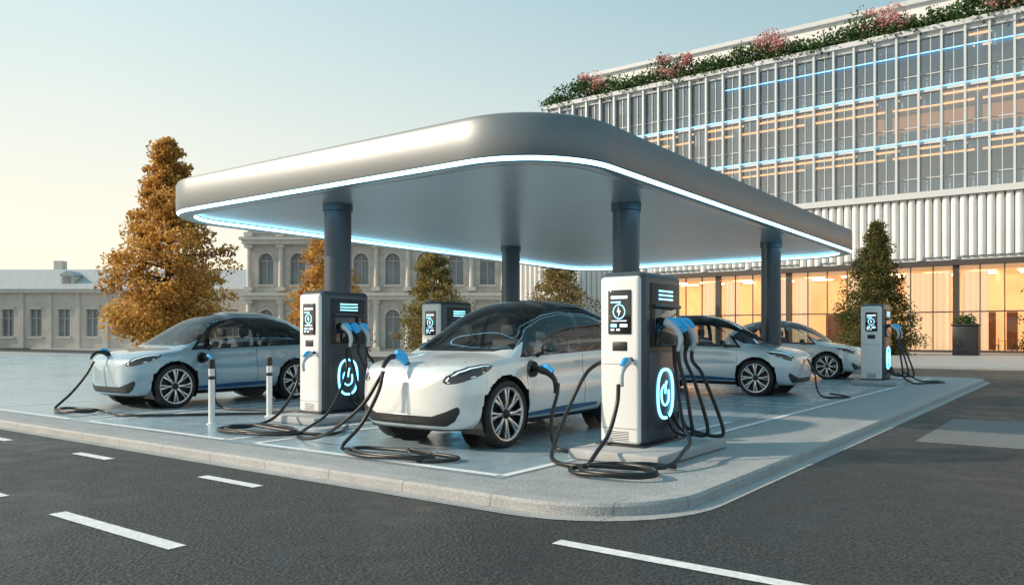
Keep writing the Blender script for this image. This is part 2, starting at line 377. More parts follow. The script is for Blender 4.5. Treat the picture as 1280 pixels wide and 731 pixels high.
def charger(loc,sc=1.0,cabs=True):
    e=empty('ev_charger',loc,0,sc)
    W,Dp,H=.54,.98,2.0
    b=MB(); b.box(-W,0,0,Dp,.1,H); bevel(b.obj('housing',M['shell'],e),.085,5)
    box('front_panel',-W+.02,-.035,-.028,.12,.13,H-.05,M['white'],e,.045,4)
    box('rear_panel',-W+.02,-.035,Dp-.1,Dp+.025,.13,H-.05,M['white'],e,.045,4)
    box('flank_panel',-W-.012,-W+.05,.12,Dp-.12,.2,H-.1,M['white'],e,.02,3)
    box('screen_bezel',-.41,-.13,-.045,-.02,1.32,1.80,M['black'],e,.02,3)
    m=MB(); y=-.0475
    m.box(-.37,-.17,y,-.03,1.705,1.735,1); m.box(-.37,-.25,y,-.03,1.66,1.675,0)
    m.box(-.37,-.30,y,-.03,1.40,1.43,0); m.box(-.26,-.17,y,-.03,1.40,1.43,1); m.box(-.36,-.18,y,-.03,1.46,1.47,1)
    m.box(-.37,-.33,y,-.03,1.36,1.38,1); m.box(-.30,-.26,y,-.03,1.36,1.38,1)
    m.prism([(-.275,y,1.62),(-.295,y,1.56),(-.272,y,1.56),(-.28,y,1.51),(-.25,y,1.575),(-.27,y,1.575)],(0,.01,0),1)
    m.obj('screen_icons',[M['icon'],M['iconw']],e)
    sweep('screen_ring',[(-.27+.07*math.cos(a*math.pi/12),-.047,1.565+.075*math.sin(a*math.pi/12)) for a in range(25)],.005,M['icon'],e,6,2)
    box('card_reader',-.36,-.18,-.036,-.02,1.14,1.24,M['dark'],e,.01,2)
    m=MB(); m.box(-W+.05,-.065,-.0295,-.02,.995,1.0); m.box(-W+.05,-.065,-.0295,-.02,.30,.305)
    for k in range(6): m.box(-.38,-.16,-.0295,-.02,.17+k*.018,.177+k*.018)
    m.obj('panel_seams',M['dark'],e)
    rec=MB(); rec.box(-.02,.014,.16,Dp-.12,1.18,1.88); bevel(rec.obj('side_bezel',M['dark'],e),.012,2)
    box('side_bay',-.02,.02,.24,Dp-.2,1.20,1.62,M['black'],e,.006,2)
    m=MB()
    for k in range(3): m.box(.012,.0165,.34,.34+.36,1.70+k*.045,1.718+k*.045)
    m.obj('side_sign',M['icon'],e)
    box('side_hood',-.01,.07,.2,Dp-.16,1.61,1.65,M['shell'],e,.015,2)
    box('side_lower_panel',-.02,.010,.14,Dp-.12,.2,1.13,M['shell'],e,.01,2)
    c=(.016,.50,.66)
    pts=[(c[0],c[1]+.19*math.copysign(abs(math.cos(a*math.pi/16))**.8,math.cos(a*math.pi/16)),c[2]+.27*math.copysign(abs(math.sin(a*math.pi/16))**.8,math.sin(a*math.pi/16))) for a in range(33)]
    sweep('emblem_ring',pts,.017,M['cyan'],e,8,3)
    X_=c[0]
    sweep('emblem_hook',[(X_,c[1]-.02,c[2]+.10),(X_,c[1]-.09,c[2]+.04),(X_,c[1]-.08,c[2]-.08),(X_,c[1]+.0,c[2]-.13),(X_,c[1]+.08,c[2]-.08),(X_,c[1]+.085,c[2]+.04)],.011,M['cyan'],e,8,5)
    sweep('emblem_stem',[(X_,c[1]+.03,c[2]+.14),(X_,c[1]+.01,c[2]+.08),(X_,c[1],c[2])],.011,M['cyan'],e,8,3)
    for k,yy in enumerate((.32,.50,.68)):
        end=gun_parts('connector_%d'%k,e,(.03,yy,1.48),(-1,0,.35),main='gunw' if k!=1 else 'blue',scale=.95)
        ex,ey,ez=end
        out=.10+.09*k
        sweep('charging_cable_%d'%k,[(ex,ey,ez+.02),(ex+.01,ey,ez-.12),(ex+.03+out*.3,ey+.05,.75+.05*k),(ex+out,ey+.10+.05*k,.40-.06*k),(ex+out*.7,ey+.2,.22-.02*k),(.10,ey+.25,.24),(.01,ey+.22,.42)],.021,M['cable'],e,10,8)
    p=MB(); p.box(-W-.10,.42,-.5,Dp+.32,0.0,.11); bevel(p.obj('plinth',M['concrete'],e),.025,3)
    box('base_plate',-W-.03,.03,-.05,Dp+.04,.108,.13,M['dark'],e,.008,2)
    return e
def loops(cx,cy,rx,ry,n,z0=.03,ph=0,rr=None):
    P=[]; rr=rr or random.Random(3)
    for i in range(int(n*8)):
        a=ph+i*math.pi/4; k=1-.13*(i//8)+rr.uniform(-.09,.09)
        P.append((cx+rx*k*math.cos(a)+.06*(i//8),cy+ry*k*math.sin(a),z0+.035*(i/8)*.6+rr.uniform(0,.012)))
    return P
c1=charger((-3.86,7.6,0)); c2=charger((-9.45,7.95,0)); c3=charger((-10.35,11.7,0)); c4=charger((-4.5,22.8,0),1.08)
def wcable(name,parent,pts,r=.022):
    s=parent.scale[0]
    return sweep(name,[((p[0]-parent.location.x)/s,(p[1]-parent.location.y)/s,(p[2]-parent.location.z)/s) for p in pts],r,M['cable'],parent,10,8)
gun_parts('front_connector',c1,(-.12,-.05,1.05),(0,1,.3),main='gunw',scale=.8)
wcable('front_cable',c1,[(-3.98,7.27,.80),(-3.98,7.24,.6),(-4.0,7.1,.3),(-4.02,6.9,.14),(-4.0,6.7,.04)]+loops(-3.62,6.45,.42,.26,2.3,.03,2.6)+[(-3.3,6.9,.05),(-3.30,7.4,.16),(-3.42,7.8,.2),(-3.6,8.0,.4),(-3.72,8.1,.9),(-3.74,8.1,1.2)])
wcable('car_cable',c1,[(-4.36,7.72,1.05),(-4.5,7.5,.9),(-4.62,7.3,.5),(-4.6,7.0,.15),(-4.45,6.75,.035),(-4.1,6.6,.03),(-3.7,6.75,.06),(-3.5,7.0,.05),(-3.25,7.1,.03)])
# ---------------------------------------------------------------- car
def pchip(tab):
    xs=np.array([a for a,_ in tab],float); ys=np.array([b for _,b in tab],float); h=np.diff(xs); dl=np.diff(ys)/h
    mm=np.zeros(len(xs)); mm[0]=dl[0]; mm[-1]=dl[-1]
    for i in range(1,len(xs)-1):
        if dl[i-1]*dl[i]>0: mm[i]=(h[i-1]+h[i])/(h[i-1]/dl[i-1]+h[i]/dl[i])
    def f(x):
        i=int(min(max(np.searchsorted(xs,x)-1,0),len(h)-1)); t=(x-xs[i])/h[i]
        return float((2*t**3-3*t*t+1)*ys[i]+(t**3-2*t*t+t)*h[i]*mm[i]+(-2*t**3+3*t*t)*ys[i+1]+(t**3-t*t)*h[i]*mm[i+1])
    return f
def sdpoly(P,x,y):
    d=1e9; ins=False; n=len(P)
    for i in range(n):
        x1,y1=P[i]; x2,y2=P[(i+1)%n]; ex,ey=x2-x1,y2-y1; wx,wy=x-x1,y-y1
        t=max(0,min(1,(wx*ex+wy*ey)/(ex*ex+ey*ey+1e-12))); dx,dy=wx-ex*t,wy-ey*t; d=min(d,dx*dx+dy*dy)
        if (y1>y)!=(y2>y) and x<(x2-x1)*(y-y1)/(y2-y1)+x1: ins=not ins
    return -math.sqrt(d) if ins else math.sqrt(d)
LEN=4.22; AX=.81; WB=2.66; WR=.395; ARCH=.452
zt=pchip([(0,.68),(.015,.79),(.05,.88),(.11,.945),(.25,1.0),(.45,1.045),(.75,1.09),(.88,1.11),(.98,1.16),(1.32,1.40),(1.72,1.635),(2.05,1.745),(2.45,1.80),(2.9,1.80),(3.38,1.725),(3.72,1.60),(3.92,1.46),(4.07,1.27),(4.16,1.06),(4.22,.78)])
zs=pchip([(0,.67),(.015,.745),(.05,.82),(.11,.865),(.25,.915),(.45,.95),(.75,.98),(1.15,1.01),(1.55,1.04),(2.15,1.06),(2.95,1.09),(3.55,1.13),(3.85,1.14),(4.05,1.07),(4.16,.93),(4.22,.74)])
zb=pchip([(0,.42),(.03,.31),(.08,.255),(.2,.215),(.5,.2),(3.7,.2),(4.0,.26),(4.15,.34),(4.22,.48)])
zw=pchip([(0,.56),(.2,.61),(.6,.66),(3.7,.68),(4.22,.62)])
nu=pchip([(0,2.0),(.8,2.35),(1.2,2.6),(1.8,2.85),(3.4,2.85),(4.22,2.2)])
def halfw(s):
    a=1.0
    if s<.66: a=(1-(1-s/.66)**3.2)**(1/3.2)
    if s>LEN-.5: a=(1-((s-LEN+.5)/.5)**3.2)**(1/3.2)
    return .925*max(a,.02)*(1-.03*max(0,(s-3.2))/1.2)
def build_car():
    st=[.72*(i/36)**1.9 for i in range(36)]+[.72+i*.028 for i in range(int((3.74-.72)/.028))]
    rem=LEN-3.74; st+=[LEN-rem*(1-i/30)**1.8 for i in range(0,31)]
    st[0]=.0005; st[-1]=LEN-.0005
    V=[]
    NL,NM,NU=18,12,30
    ringn=None
    for s in st:
        w_=halfw(s); b_,wz,sz,tz=zb(s),zw(s),zs(s),zt(s); wz=min(wz,sz-.01); n_=nu(s)
        half=[]
        for i in range(NL):
            a=math.pi/2*(1-i/NL); half.append((w_*max(math.cos(a),0)**(.42),wz-(wz-b_)*math.sin(a)**(.5)))
        cab=max(0,min(1,(s-.95)/.5))*max(0,min(1,(4.1-s)/.5))
        shw=w_*(.965-.020*cab)
        fl=0
        for ay in(AX,AX+WB): fl+=.018*math.exp(-((s-ay)/.42)**2)
        for i in range(NM):
            u=i/NM; 
            dz=-.024*math.sin(math.pi*min(1,u*1.25))*min(1,s/.8)*cab
            x=w_+(shw-w_)*u**1.6+dz
            half.append((x+fl*(1-u)*min(1,s/.5),wz+(sz-wz)*u))
        x0=w_*(.955-.045*cab)
        for i in range(NU+1):
            a=math.pi/2*i/NU; v=math.sin(a)**(2/n_)
            xx=x0*max(math.cos(a),0)**(2/n_)
            if i==0: xx=shw
            zz=sz+(tz-sz)*v
            if s<.92: zz-=.014*math.exp(-(xx/.30)**2)*min(1,s/.3)*min(1,(.92-s)/.2)
            half.append((xx*(1-.05*cab*v),zz))
        ring=[(x,z_) for x,z_ in half]+[(-x,z_) for x,z_ in reversed(half[1:-1])]
        ringn=len(ring)
        for x,z_ in ring: V.append([x,s-AX,z_])
    F=[]
    ns=len(st)
    for i in range(ns-1):
        for k in range(ringn):
            k2=(k+1)%ringn; F.append((i*ringn+k,(i+1)*ringn+k,(i+1)*ringn+k2,i*ringn+k2))
    F.append(tuple(range(ringn))); F.append(tuple(reversed(range((ns-1)*ringn,ns*ringn))))
    keep=[];used=set()
    for f in F:
        cx=sum(V[i][0] for i in f)/len(f); cy=sum(V[i][1] for i in f)/len(f); cz=sum(V[i][2] for i in f)/len(f)
        rm=False
        if abs(cx)>.58:
            for ay in(0,WB):
                if math.hypot(cy-ay,cz-WR)<ARCH: rm=True
        if not rm: keep.append(f); used.update(f)
    for i in used:
        v=V[i]
        if abs(v[0])>.5:
            for ay in(0,WB):
                r=math.hypot(v[1]-ay,v[2]-WR)
                if r<ARCH and r>.01 and v[2]>.14:
                    k=ARCH/r; v[1]=ay+(v[1]-ay)*k; nz=WR+(v[2]-WR)*k
                    if abs(v[0])>.6: v[2]=nz
    F=keep
    wl=[(1.21,1.065),(2.49,1.105),(2.49,1.65),(2.15,1.63),(1.80,1.505),(1.47,1.33)]
    wr_=[(2.59,1.108),(3.34,1.145),(3.36,1.56),(2.99,1.645),(2.59,1.655)]
    wq=[(3.41,1.15),(3.64,1.20),(3.72,1.29),(3.43,1.53)]
    trims=[(1.13,1.045),(3.58,1.125),(3.74,1.18),(3.78,1.29),(3.44,1.575),(2.99,1.677),(2.61,1.687),(2.13,1.657),(1.78,1.528),(1.44,1.35)]
    def sym(h): return h+[(a,-b) for a,b in reversed(h)]
    ws=sym([(.95,.30),(1.0,.58),(1.16,.745),(1.48,.71),(1.80,.64),(2.03,.59),(2.07,.3)])
    roof=sym([(.90,.30),(.95,.60),(1.10,.785),(1.46,.745),(1.85,.66),(2.4,.61),(3.05,.60),(3.55,.60),(3.86,.58),(3.98,.42)])
    rg=sym([(3.46,.51),(3.80,.50),(3.92,.35)])
    rg2=sym([(2.20,.54),(3.32,.52)])
    hood=sym([(.18,.12),(.22,.42),(.36,.62),(.72,.735),(.93,.80)])
    fd=[(1.30,.36),(2.54,.36),(2.54,1.10),(1.24,1.055),(1.22,.75)]
    rd=[(2.54,.36),(2.99,.38),(3.09,.75),(3.32,.98),(3.39,1.13),(2.54,1.10)]
    lampp=[(.05,.79),(.07,.85),(.14,.91),(.26,.955),(.42,.98),(.53,.98),(.57,.96),(.49,.91),(.36,.86),(.22,.81),(.12,.77),(.07,.762)]
    gril=[(-.44,.40),(.44,.40),(.62,.46),(.74,.52),(.77,.47),(.70,.35),(.60,.29),(-.60,.29),(-.70,.35),(-.77,.47),(-.74,.52),(-.62,.46)]
    A={k:[] for k in('glass','trim','seam','clad','lamp','drl','bluel')}
    for (x,y,z_) in V:
        s=y+AX; ax=abs(x); side=ax>.36
        g=9.;tr=9.;se=9.;cl=9.;la=9.;dr=9.;bl=9.
        if z_>.95 and s>.85:
            if side and z_<1.72:
                g=min(sdpoly(wl,s,z_),sdpoly(wr_,s,z_),sdpoly(wq,s,z_)); tr=sdpoly(trims,s,z_)
            up=(z_-zs(s))/max(.05,zt(s)-zs(s))
            if up>.25:
                g=min(g,sdpoly(ws,s,x),sdpoly(rg,s,x),sdpoly(rg2,s,x)); tr=min(tr,sdpoly(roof,s,x))
        if ax>.5 and .3<z_<1.16: se=min(se,abs(sdpoly(fd,s,z_)),abs(sdpoly(rd,s,z_)))
        if s<1.2 and z_>zs(s)+.004: se=min(se,abs(sdpoly(hood,s,x)))
        if side and s<.9 and z_>.6: la=sdpoly(lampp,s,z_); dr=abs(la+.016) if la<.016 else 9
        if s<.6: cl=sdpoly(gril,x,z_)
        cl=min(cl,z_-(.30 if s>.5 else .25))
        if s>3.8: cl=min(cl,z_-.42)
        if 1.24<s<2.92 and ax>.5: bl=max(abs(z_-(.355+.02*(s-1.4)))-.045+.025*abs(s-2.1), -.02)
        A['glass'].append(g);A['trim'].append(tr);A['seam'].append(se);A['clad'].append(cl);A['lamp'].append(la);A['drl'].append(dr);A['bluel'].append(bl)
    o=mesh_obj('body',V,F,M['car'],None,True,auto=45)
    for k,v in A.items():
        a=o.data.attributes.new(k,'FLOAT','POINT'); a.data.foreach_set('value',v)
    bm=bmesh.new(); bm.from_mesh(o.data); bmesh.ops.delete(bm,geom=[v for v in bm.verts if not v.link_faces],context='VERTS'); bm.to_mesh(o.data); bm.free()
    P=[('body',o,(0,0,0),0)]
    m=MB()
    for ay in(0,WB):
        for sx in(-1,1):
            n=24; prev=None
            for i in range(n+1):
                a=math.radians(-28+236*i/n); y=ay+ARCH*math.cos(a); z_=WR+ARCH*math.sin(a)
                if prev: m.poly([(sx*.55,prev[0],prev[1]),(sx*.895,prev[0],prev[1]),(sx*.895,y,z_),(sx*.55,y,z_)])
                prev=(y,z_)
            m.poly([(sx*.55,ay+ARCH*math.cos(2*math.pi*i/24),WR+ARCH*math.sin(2*math.pi*i/24)) for i in range(24)])
    P.append(('arch_liners',m.obj('arch_liners',M['dark'],None,True,40),(0,0,0),0))
    m=MB(); m.box(-.76,.76,.5,2.95,.3,.34); m.box(-.78,-.74,.5,3.0,.34,.98); m.box(.74,.78,.5,3.0,.34,.98)
    m.box(-.74,.74,.20,.56,.5,1.0); m.box(-.74,.74,2.62,3.0,.34,1.05)
    tub=bevel(m.obj('cabin_trim',M['seat'],None),.02,2); P.append(('cabin_trim',tub,(0,0,0),0))
    m=MB()
    for sx in(-.38,.38):
        m.box(sx-.24,sx+.24,1.0,1.5,.5,.66); m.prism([(sx-.24,1.45,.62),(sx-.24,1.59,.62),(sx-.24,1.80,1.27),(sx-.24,1.68,1.27)],(.48,0,0)); m.box(sx-.13,sx+.13,1.73,1.83,1.29,1.47)
        m.box(sx-.26,sx+.26,2.08,2.45,.5,.64); m.prism([(sx-.28,2.40,.62),(sx-.28,2.54,.62),(sx-.28,2.69,1.22),(sx-.28,2.58,1.22)],(.56,0,0)); m.box(sx-.13,sx+.13,2.60,2.69,1.24,1.38)
    P.append(('seats',bevel(m.obj('seats',M['seat'],None),.05,3),(0,0,0),0))
    o=sweep('steering_wheel',[(.38+.18*math.cos(a*math.pi/8),.78+.06*math.sin(a*math.pi/8),1.02+.17*math.sin(a*math.pi/8)) for a in range(17)],.014,M['dark'],None,8,2)
    P.append(('steering_wheel',o,(0,0,0),0))
    R=WR
    tyre=lathe('tyre',[(.300,-.09),(.32,-.105),(.355,-.115),(.380,-.105),(R,-.08),(R,.08),(.380,.105),(.355,.115),(.325,.108),(.307,.098)],M['rubber'],None,'x',56)
    rim=lathe('rim',[(.307,.099),(.317,.102),(.313,.108),(.295,.105),(.285,.085),(.278,.03),(.10,.02),(.0,.02)],[M['steel'],M['rimdark']],None,'x',56,[0,0,0,0,1,1,1])
    m=MB()
    for k in range(8):
        a=2*math.pi*k/8
        def pt(r,da,x): 
            aa=a+da; return (x,r*math.cos(aa),r*math.sin(aa))
        m.prism([pt(.05,-.40,.080),pt(.05,.40,.080),pt(.15,.15,.100),pt(.292,.20,.103),pt(.292,.06,.103),pt(.16,-.01,.100),pt(.292,-.06,.103),pt(.292,-.15,.103),pt(.15,-.15,.10)],(-.03,0,0),0)
    sp_=bevel(m.obj('spokes',M['steel'],None),.004,2)
    hub=lathe('hub',[(.0,.112),(.03,.112),(.045,.105),(.055,.085)],M['rimdark'],None,'x',24)
    for wy in(0,WB):
        for sx in(1,-1):
            for nm,ob in(('tyre',tyre),('rim',rim),('spokes',sp_),('hub',hub)):
                P.append((nm,ob,(sx*.815,wy,WR),0 if sx>0 else math.pi))
    for sx in(1,-1):
        o=sweep('mirror',[(sx*1.00,.62,1.135),(sx*1.015,.66,1.145),(sx*1.015,.72,1.15),(sx*1.01,.75,1.15)],[.02,.058,.066,.05],M['black'],None,14,5,flat=1.5)
        P.append(('mirror',o,(0,0,0),0))
        o=sweep('mirror_stalk',[(sx*.86,.68,1.06),(sx*.92,.69,1.09),(sx*.99,.70,1.12)],[.03,.02,.02],M['dark'],None,8,4); P.append(('mirror_stalk',o,(0,0,0),0))
        for ys in(1.52,2.32):
            o=sweep('door_handle',[(sx*.890,ys-.02,.97),(sx*.903,ys+.04,.972),(sx*.903,ys+.12,.974),(sx*.890,ys+.18,.976)],[.006,.013,.013,.006],M['steel'],None,8,4); P.append(('door_handle',o,(0,0,0),0))
    return P
CP=build_car()
cars=[]
for loc,rz,colr in(((-6.4,7.35,0),0,(.80,.82,.83)),((-14.25,7.86,0),0,(.34,.47,.56)),((-5.9,17.8,0),math.pi/2,(.58,.66,.72)),((-6.44,25.6,0),math.pi/2,(.66,.69,.71))):
    e=empty('electric_car',loc,rz); cars.append(e)
    for nm,ob,l,r in CP:
        o=inst(nm,ob,e,l,r); o.color=(*colr,1)
for nm,ob in {id(ob):(nm,ob) for nm,ob,_,_ in CP}.values(): bpy.data.objects.remove(ob)
def side_plug(e):
    sweep('charge_flap',[(.885,.52,.90),(.935,.52,.90)],[.11,.095],M['black'],e,20,2)
    gun_parts('side_connector',e,(.93,.53,.91),(-1,-.1,.15),main='dark',scale=.95)
side_plug(cars[0]); side_plug(cars[1])
gun_parts('nose_connector',cars[0],(-.12,-.56,.95),(0,.8,-.6),main='blue',scale=1.0)
gun_parts('nose_connector',cars[1],(-.2,-.60,.93),(0,.8,-.5),main='dark',scale=.9)
wcable('side_cable',c1,[(-5.14,7.9,.74),(-5.13,7.86,.60),(-5.1,7.7,.35),(-4.95,7.5,.1),(-4.75,7.4,.03),(-4.45,7.6,.03),(-4.6,8.2,.03),(-4.4,8.4,.06)])
wcable('car_cable',c2,[(-6.52,6.37,.90),(-6.55,6.31,.65),(-6.7,6.2,.3),(-6.8,6.0,.06)]+loops(-6.1,6.0,.62,.22,1.9,.03,3.0)+[(-5.6,5.95,.03),(-5.3,6.1,.03),(-5.35,6.3,.03),(-5.7,6.35,.03)])
wcable('long_cable',c2,[(-6.54,6.38,.89),(-6.75,6.25,.5),(-7.3,6.2,.15),(-7.9,6.35,.03),(-8.4,6.7,.03),(-8.9,7.6,.2),(-9.1,8.1,.7),(-9.3,8.3,1.1)])
wcable('front_cable',c2,[(-9.57,7.60,.82),(-9.58,7.58,.6),(-9.6,7.4,.3),(-9.55,7.1,.1)]+loops(-9.0,6.45,.7,.33,2.2,.03,2.4)+[(-8.2,6.7,.03),(-8.0,7.0,.03),(-8.5,7.6,.03)])
gun_parts('front_connector',c2,(-.12,-.05,1.05),(0,1,.3),main='gunw',scale=.8)
wcable('left_car_cable',cars[1],[(-14.45,6.94,.85),(-14.5,6.82,.6),(-14.55,6.6,.3),(-14.5,6.3,.05)]+loops(-13.9,6.35,.5,.22,1.8,.03,3.1)+[(-13.2,6.6,.03),(-12.6,6.5,.03),(-12.0,6.9,.03),(-11.2,7.8,.03),(-10.2,8.3,.05)])
wcable('left_side_cable',cars[1],[(-12.97,8.4,.74),(-12.95,8.4,.5),(-12.8,8.3,.15),(-12.3,8.2,.03),(-11.5,8.4,.03),(-10.2,8.6,.05)],.018)
wcable('ground_cable',c4,[(-4.3,23.6,.3),(-3.9,23.4,.05),(-3.6,23.9,.03),(-3.3,24.5,.03),(-3.5,25,.03),(-3.9,24.6,.05),(-4.2,24.0,.3)])
wcable('front_car_cable',c3,[(-5.08,17.9,.8),(-4.9,17.8,.5),(-4.8,17.6,.2),(-4.6,17.3,.03),(-4.2,17.2,.03),(-4.1,17.5,.03),(-4.4,17.9,.03),(-4.7,18.3,.03)],.02)
def bollard(x,y):
    e=empty('bollard',(x,y,0))
    lathe('post',[(.075,0),(.075,.012),(.046,.02),(.046,.82),(.0465,.821)],M['white'],e,'z',20)
    lathe('cap',[(.047,.82),(.047,.93),(.04,.96),(.0,.965)],M['dark'],e,'z',20)
    lathe('band',[(.0475,.66),(.049,.66),(.049,.71),(.0475,.71)],M['dark'],e,'z',20)
bollard(-10.5,6.75); bollard(-10.75,7.95)
# ---------------------------------------------------------------- trees
def leaf_mat(name,ca,cb,cc,tr=.35):
    m,nt,b,o=newmat(name); N=nt.nodes.new; L=nt.links.new
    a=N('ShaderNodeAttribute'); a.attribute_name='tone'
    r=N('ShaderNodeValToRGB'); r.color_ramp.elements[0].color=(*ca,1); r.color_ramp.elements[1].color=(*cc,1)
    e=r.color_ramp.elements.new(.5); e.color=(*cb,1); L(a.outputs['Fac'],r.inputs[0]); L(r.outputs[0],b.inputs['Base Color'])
    b.inputs['Roughness'].default_value=.7; b.inputs['Specular IOR Level'].default_value=.2
    t=N('ShaderNodeBsdfTranslucent'); L(r.outputs[0],t.inputs[0]); x=N('ShaderNodeMixShader'); x.inputs[0].default_value=tr
    L(b.outputs[0],x.inputs[1]); L(t.outputs[0],x.inputs[2]); L(x.outputs[0],o.inputs[0]); return m
LM={'autumn':leaf_mat('autumn_leaves',(.30,.15,.04),(.66,.36,.09),(.82,.55,.18),.5),
    'olive':leaf_mat('olive_leaves',(.16,.13,.04),(.32,.25,.08),(.46,.35,.12)),
    'brown':leaf_mat('brown_leaves',(.16,.13,.05),(.34,.25,.10),(.48,.35,.15)),
    'green':leaf_mat('green_leaves',(.03,.065,.02),(.08,.14,.05),(.15,.22,.08)),
    'pink':leaf_mat('pink_blossom',(.50,.22,.22),(.78,.42,.40),(.88,.60,.56)),
    'dgreen':leaf_mat('conifer_needles',(.05,.06,.02),(.12,.12,.04),(.25,.20,.06))}
def leaves(name,clumps,per,size,mat,parent,seed):
    rg=np.random.default_rng(seed); n=len(clumps)*per
    C=np.repeat(np.array([c[:3] for c in clumps]),per,0); S=np.repeat(np.array([c[3] for c in clumps]),per)[:,None]
    T=np.repeat(rg.uniform(-.22,.22,len(clumps)),per)
    off=rg.normal(0,1,(n,3)); ln_=np.linalg.norm(off,axis=1,keepdims=True); off=off/ln_*np.minimum(ln_,2.2)*.58
    off[:,2]*=.65
    c=C+off*S
    a=rg.normal(0,1,(n,3)); a/=np.linalg.norm(a,axis=1,keepdims=True); b=rg.normal(0,1,(n,3)); b=np.cross(a,b); b/=np.linalg.norm(b,axis=1,keepdims=True)
    sz=(size*rg.uniform(.6,1.3,n))[:,None]
    v=np.stack([c-a*sz*.5,c+b*sz*.32,c+a*sz*.5,c-b*sz*.32],1).reshape(-1,3)
    f=np.arange(n*4).reshape(-1,4)
    o=mesh_obj(name,v.tolist(),f.tolist(),mat,parent)
    tone=np.clip(.42+T+off[:,2]*.35+rg.normal(0,.14,n),0,1)  # light and dark put into leaf colour, lighter towards each clump's top
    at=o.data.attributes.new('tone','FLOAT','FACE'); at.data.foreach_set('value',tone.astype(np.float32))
    return o
def tree(name,loc,H,Wd,mat,seed,base=.16,nc=150,per=110,leaf=.13,prof=None,pw=1.12,cs=1.0):
    e=empty(name,loc); r=random.Random(seed)
    prof=prof or (lambda h:(1-h**1.5)**.85*min(1,(h+.13)/.30)*(1+.10*math.sin(h*17+seed)))
    tr=[(0,0,-.1),(.04,.02,H*.2),(-.05,.03,H*.45),(.03,-.04,H*.7),(0,0,H*.95)]
    sweep('trunk',tr,[H*.024,H*.018,H*.012,H*.007,.01],M['bark'],e,10,6)
    cl=[]
    for i in range(nc):
        h=(i+.5)/nc; h=h**pw; a=i*2.39996+r.uniform(-.9,.9); R=Wd/2*prof(h)*r.uniform(.66,1.16)
        q=math.sqrt(r.uniform(.10,1)); zc=H*base+(H*(1-base))*h*.97+r.uniform(-.2,.2)
        x,y=R*q*math.cos(a),R*q*math.sin(a)
        cl.append((x,y,zc-.04*H*q*(1-h),Wd*.088*cs*(1.25-.65*h)*r.uniform(.65,1.45)))
        if i%3==0:
            sweep('limb_%d'%i,[(0,0,zc-.05*H),(x*.5,y*.5,zc-.03*H),(x,y,zc-.03*H)],[H*.006,H*.004,.008],M['bark'],e,5,3)
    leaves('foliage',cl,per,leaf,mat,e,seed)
    return e
broad=lambda h:((1-h)**.70)*min(1,(h+.14)/.34)*1.22*(1+.10*math.sin(h*15+1))
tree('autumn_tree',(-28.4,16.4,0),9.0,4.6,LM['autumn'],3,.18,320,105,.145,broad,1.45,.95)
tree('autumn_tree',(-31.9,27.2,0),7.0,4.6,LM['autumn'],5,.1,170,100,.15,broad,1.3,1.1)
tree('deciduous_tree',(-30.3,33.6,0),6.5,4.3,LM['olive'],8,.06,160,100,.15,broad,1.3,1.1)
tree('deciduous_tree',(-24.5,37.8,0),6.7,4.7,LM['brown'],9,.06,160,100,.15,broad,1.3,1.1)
cone=lambda h:(1-h)**.75*min(1,(h+.12)/.2)
tree('conifer_tree',(-12.4,60.4,0),9.5,6.2,LM['dgreen'],12,.05,300,110,.17,cone,1.4)
tree('conifer_tree',(-2.0,66.5,0),10,5,LM['dgreen'],14,.05,150,90,.2,cone,1.4)
# ---------------------------------------------------------------- modern building
B=empty('glass_office_building')
X0,X1,YF=-47.7,42.0,71.4
XP=-51.5
Zs=[13.0,17.2,21.4,25.8]
m=MB(); PITCH=1.65; n=int((X1-X0)/PITCH)
for i in range(n+1):
    x=X0+i*PITCH; m.box(x-.085,x+.085,YF-.38,YF+.05,12.9,26.2)
    m.box(x-.03+PITCH/2,x+.03+PITCH/2,YF+.02,YF+.1,13,26)
m.obj('facade_fins',M['fin'],B)
m=MB()
for z_ in Zs: m.box(X0-.1,X1,YF-.12,YF+9,z_-.35,z_+.02,0)
for z_ in(14.1,18.3,22.5): m.box(X0-.1,X1,YF+.03,YF+.12,z_,z_+.07,0)
m.box(XP-.2,X1,YF-.55,YF+9,12.45,12.95,0)
m.box(X0-.4,X1,YF-.5,YF+12,25.83,26.25,0)
m.box(XP,X1,YF+.6,YF+20,12.0,12.44,0)
m.box(X0,X0+.3,YF+.1,YF+18,12.96,25.4,0); m.box(XP,XP+.3,YF,YF+18,0,12,0)
m.box(X0+1.5,X1,YF+6,YF+8,26.3,30.6,1)
m.box(X0+1.0,X1,YF+5.6,YF+10,30.6,31.0,0)
m.obj('slabs',[M['slab'],M['rib']],B)
m=MB()
for i in range(n):
    for k in range(3):
        x=X0+i*PITCH; q=rnd.uniform(-.010,.010); q2=rnd.uniform(-.006,.006)
        m.poly([(x+.07,YF+.15+q,Zs[k]+.02),(x+PITCH-.07,YF+.15-q,Zs[k]+.02),(x+PITCH-.07,YF+.15-q+q2,Zs[k+1]-.36),(x+.07,YF+.15+q+q2,Zs[k+1]-.36)])
m.obj('office_glazing',M['officeglass'],B)
m=MB()
m.box(X0+.4,X1,YF+6,YF+6.3,13.05,25.4,0)
for i in range(0,n,4): m.box(X0+i*PITCH+.5,X0+i*PITCH+1.0,YF+1.2,YF+1.7,13.05,25.4,0)
for k in range(3):
    for i in range(n):
        x=X0+i*PITCH
        if rnd.random()<.22:
            hh=rnd.choice((.5,.9,1.4)); m.box(x+.1,x+PITCH-.1,YF+.45,YF+.48,Zs[k+1]-.4-hh,Zs[k+1]-.4,1)
        m.box(x+.1,x+PITCH-.1,YF+.6,YF+.64,Zs[k]+.02,Zs[k]+1.0,1)
m.obj('office_interior',[M['upint'],M['blind']],B)
m=MB()
